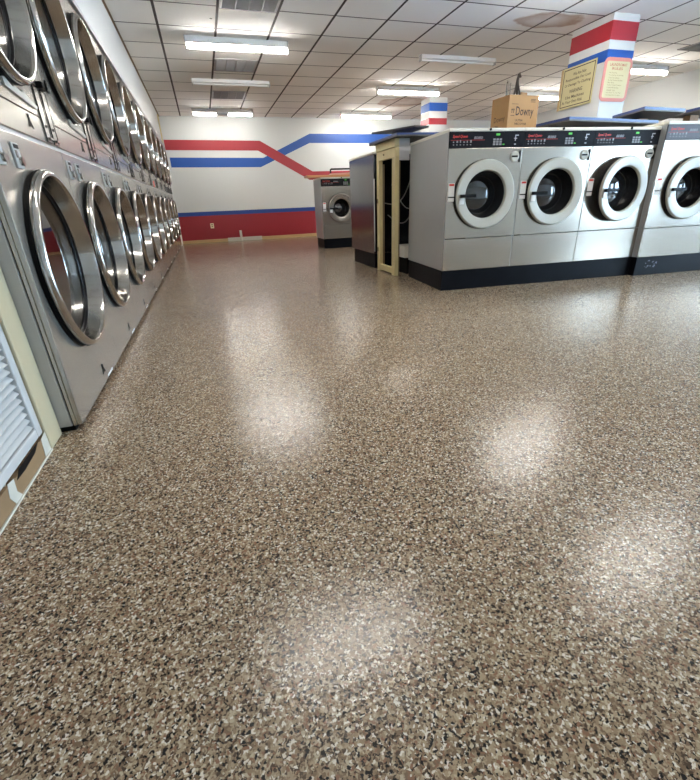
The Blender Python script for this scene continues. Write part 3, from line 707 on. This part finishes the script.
# ------------------------------------------------------------------ cardboard box with hangers
BX = thing('cardboard_box', 'open brown cardboard box with printed lettering on top of the second washer', 'box', (3.478, 4.80, 1.6305), R(3))
bw, bdp, bh = 0.42, 0.30, 0.39
MB().box(0, bw, 0, 0.008, 0, bh).box(0, bw, bdp-0.008, bdp, 0, bh).box(0, 0.008, 0.008, bdp-0.008, 0, bh).box(bw-0.008, bw, 0.008, bdp-0.008, 0, bh).box(0.008, bw-0.008, 0.008, bdp-0.008, 0, 0.008).build('carton', card, BX)
fb = lambda u, v: (u, -0.0012, v)
fl = lambda u, v: (-0.0012, bdp-u, v)
text_mb('Downy', 0.105, 0.165, 0.25, 0.115, fb, thick=0.012).build('lettering', card_ink, BX)
text_mb('ULTRA', 0.105, 0.135, 0.11, 0.022, fb, thick=0.02).build('lettering', card_ink, BX)
text_mb('FABRIC SOFTENER', 0.10, 0.10, 0.17, 0.022, fb, thick=0.02).build('lettering', card_ink, BX)
text_mb('Downy', 0.06, 0.13, 0.19, 0.07, fl).build('lettering', card_ink, BX)
text_mb('ULTRA', 0.04, 0.09, 0.10, 0.022, fl, thick=0.02).build('lettering', card_ink, BX)
mk = MB()
for x in (0.045, 0.07): mk.box(x, x+0.008, -0.0012, -0.0005, 0.215, 0.245).prism([(x-0.008, -0.0012, 0.243), (x+0.016, -0.0012, 0.243), (x+0.004, -0.0012, 0.262)], (0, 0.0006, 0))
mk.box(0.035, 0.09, -0.0012, -0.0005, 0.188, 0.193); mk.box(0.30, 0.37, -0.0012, -0.0005, 0.325, 0.330).box(0.30, 0.37, -0.0012, -0.0005, 0.338, 0.343).box(0.30, 0.37, -0.0012, -0.0005, 0.350, 0.355)
mk.box(0.04, 0.13, -0.0012, -0.0005, 0.30, 0.304)
for i in range(16): mk.box(0.25+i*0.0088, 0.25+i*0.0088+0.003+0.002*(i % 3), -0.0012, -0.0005, 0.03, 0.065)
mk.build('print_marks', card_ink, BX)
def hanger(x, y, z, w, hgt, tilt, label, m, r, A0):
    t = Matrix.Rotation(A0, 3, 'Z') @ Matrix.Rotation(tilt, 3, 'Y')
    pts = [(-w/2, 0, 0), (w/2, 0, 0), (w*0.06, 0, hgt*0.78), (w*0.02, 0, hgt*0.84), (0, 0, hgt*0.9), (w*0.06, 0, hgt*0.97), (w*0.14, 0, hgt), (w*0.2, 0, hgt*0.95)]
    mb = MB(); mb.tube([t @ Vector(q) for q in pts], r, 6); mb.tube([t @ Vector((-w/2, 0, 0)), t @ Vector((-w*0.04, 0, hgt*0.78)), t @ Vector((0, 0, hgt*0.9))], r, 6)
    o = tag(mb.build('wire_hanger', m, smooth=True), label, 'hanger', 'wire hangers in the cardboard box'); o.location = Vector((x, y, z))*S
    return o
hz = 1.6305+0.012
hanger(3.64, 4.95, hz, 0.17, 0.62, R(3), 'dark thick wire hanger standing tallest in the cardboard box', dark_wire, 0.011, R(10))
hanger(3.735, 4.92, hz, 0.15, 0.60, R(-7), 'dark wire hanger leaning right beside the tallest one', dark_wire, 0.010, R(-20))
hanger(3.58, 4.97, hz, 0.12, 0.54, R(-6), 'thin grey wire hanger at the left in the cardboard box', wire_m, 0.005, R(20))
hanger(3.62, 5.00, hz, 0.12, 0.53, R(-2), 'thin grey wire hanger behind the dark hangers in the box', wire_m, 0.005, R(50))
o = tag(MB().box(-0.05, 0.05, -0.012, 0.012, 0, 0.44).build('cardboard_scrap', card), 'cardboard scrap sticking up at the right in the carton', 'scrap'); o.location = Vector((3.80, 4.99, hz))*S; o.rotation_euler = (0, 0, R(12))

# ------------------------------------------------------------------ world, daylight, camera
w = bpy.data.worlds.new('World'); SC.world = w; w.use_nodes = True
nt = w.node_tree; bg = nt.nodes['Background']
bg.inputs['Color'].default_value = (0.56, 0.77, 1.0, 1); bg.inputs['Strength'].default_value = 9.5
def portal(name, loc, rot, sx, sy):
    l = bpy.data.lights.new(name, 'AREA'); l.shape = 'RECTANGLE'; l.size = sx; l.size_y = sy; l.cycles.is_portal = True
    o = bpy.data.objects.new(name, l); COL.objects.link(o); o.location = Vector(loc)*S; o.rotation_euler = rot
portal('window_light', ((FX0+FX1)/2, Y0-0.14, 1.475), (R(90), 0, 0), (FX1-FX0)*S, 2.45*S)
portal('window_light', (XE+0.14, 1.15, 1.475), (0, R(90), 0), 2.45*S, 6.1*S)

yaw, pitch, roll, F = 0.29559993, 0.42473177, -0.04088015, 417.897481
f = Vector((math.sin(yaw)*math.cos(pitch), math.cos(yaw)*math.cos(pitch), -math.sin(pitch)))
r = Vector((math.cos(yaw), -math.sin(yaw), 0)); u = r.cross(f)
r2 = math.cos(roll)*r+math.sin(roll)*u; u2 = -math.sin(roll)*r+math.cos(roll)*u
cam = bpy.data.cameras.new('Camera'); co = bpy.data.objects.new('Camera', cam); COL.objects.link(co)
M = Matrix((r2, u2, -f)).transposed().to_4x4(); M.translation = Vector((0, 0, 1.0*S)); co.matrix_world = M
cam.sensor_fit = 'HORIZONTAL'; cam.sensor_width = 36; cam.lens = 36*F/700; cam.clip_start = 0.02
SC.camera = co
vs = SC.view_settings; vs.view_transform = 'Standard'; vs.look = 'None'; vs.gamma = 1; vs.use_curve_mapping = False; vs.exposure = 1.86
SC.cycles.max_bounces = 10; SC.cycles.diffuse_bounces = 8; SC.cycles.glossy_bounces = 5; SC.cycles.transparent_max_bounces = 12
SC.cycles.caustics_reflective = False; SC.cycles.caustics_refractive = False; SC.cycles.sample_clamp_indirect = 10
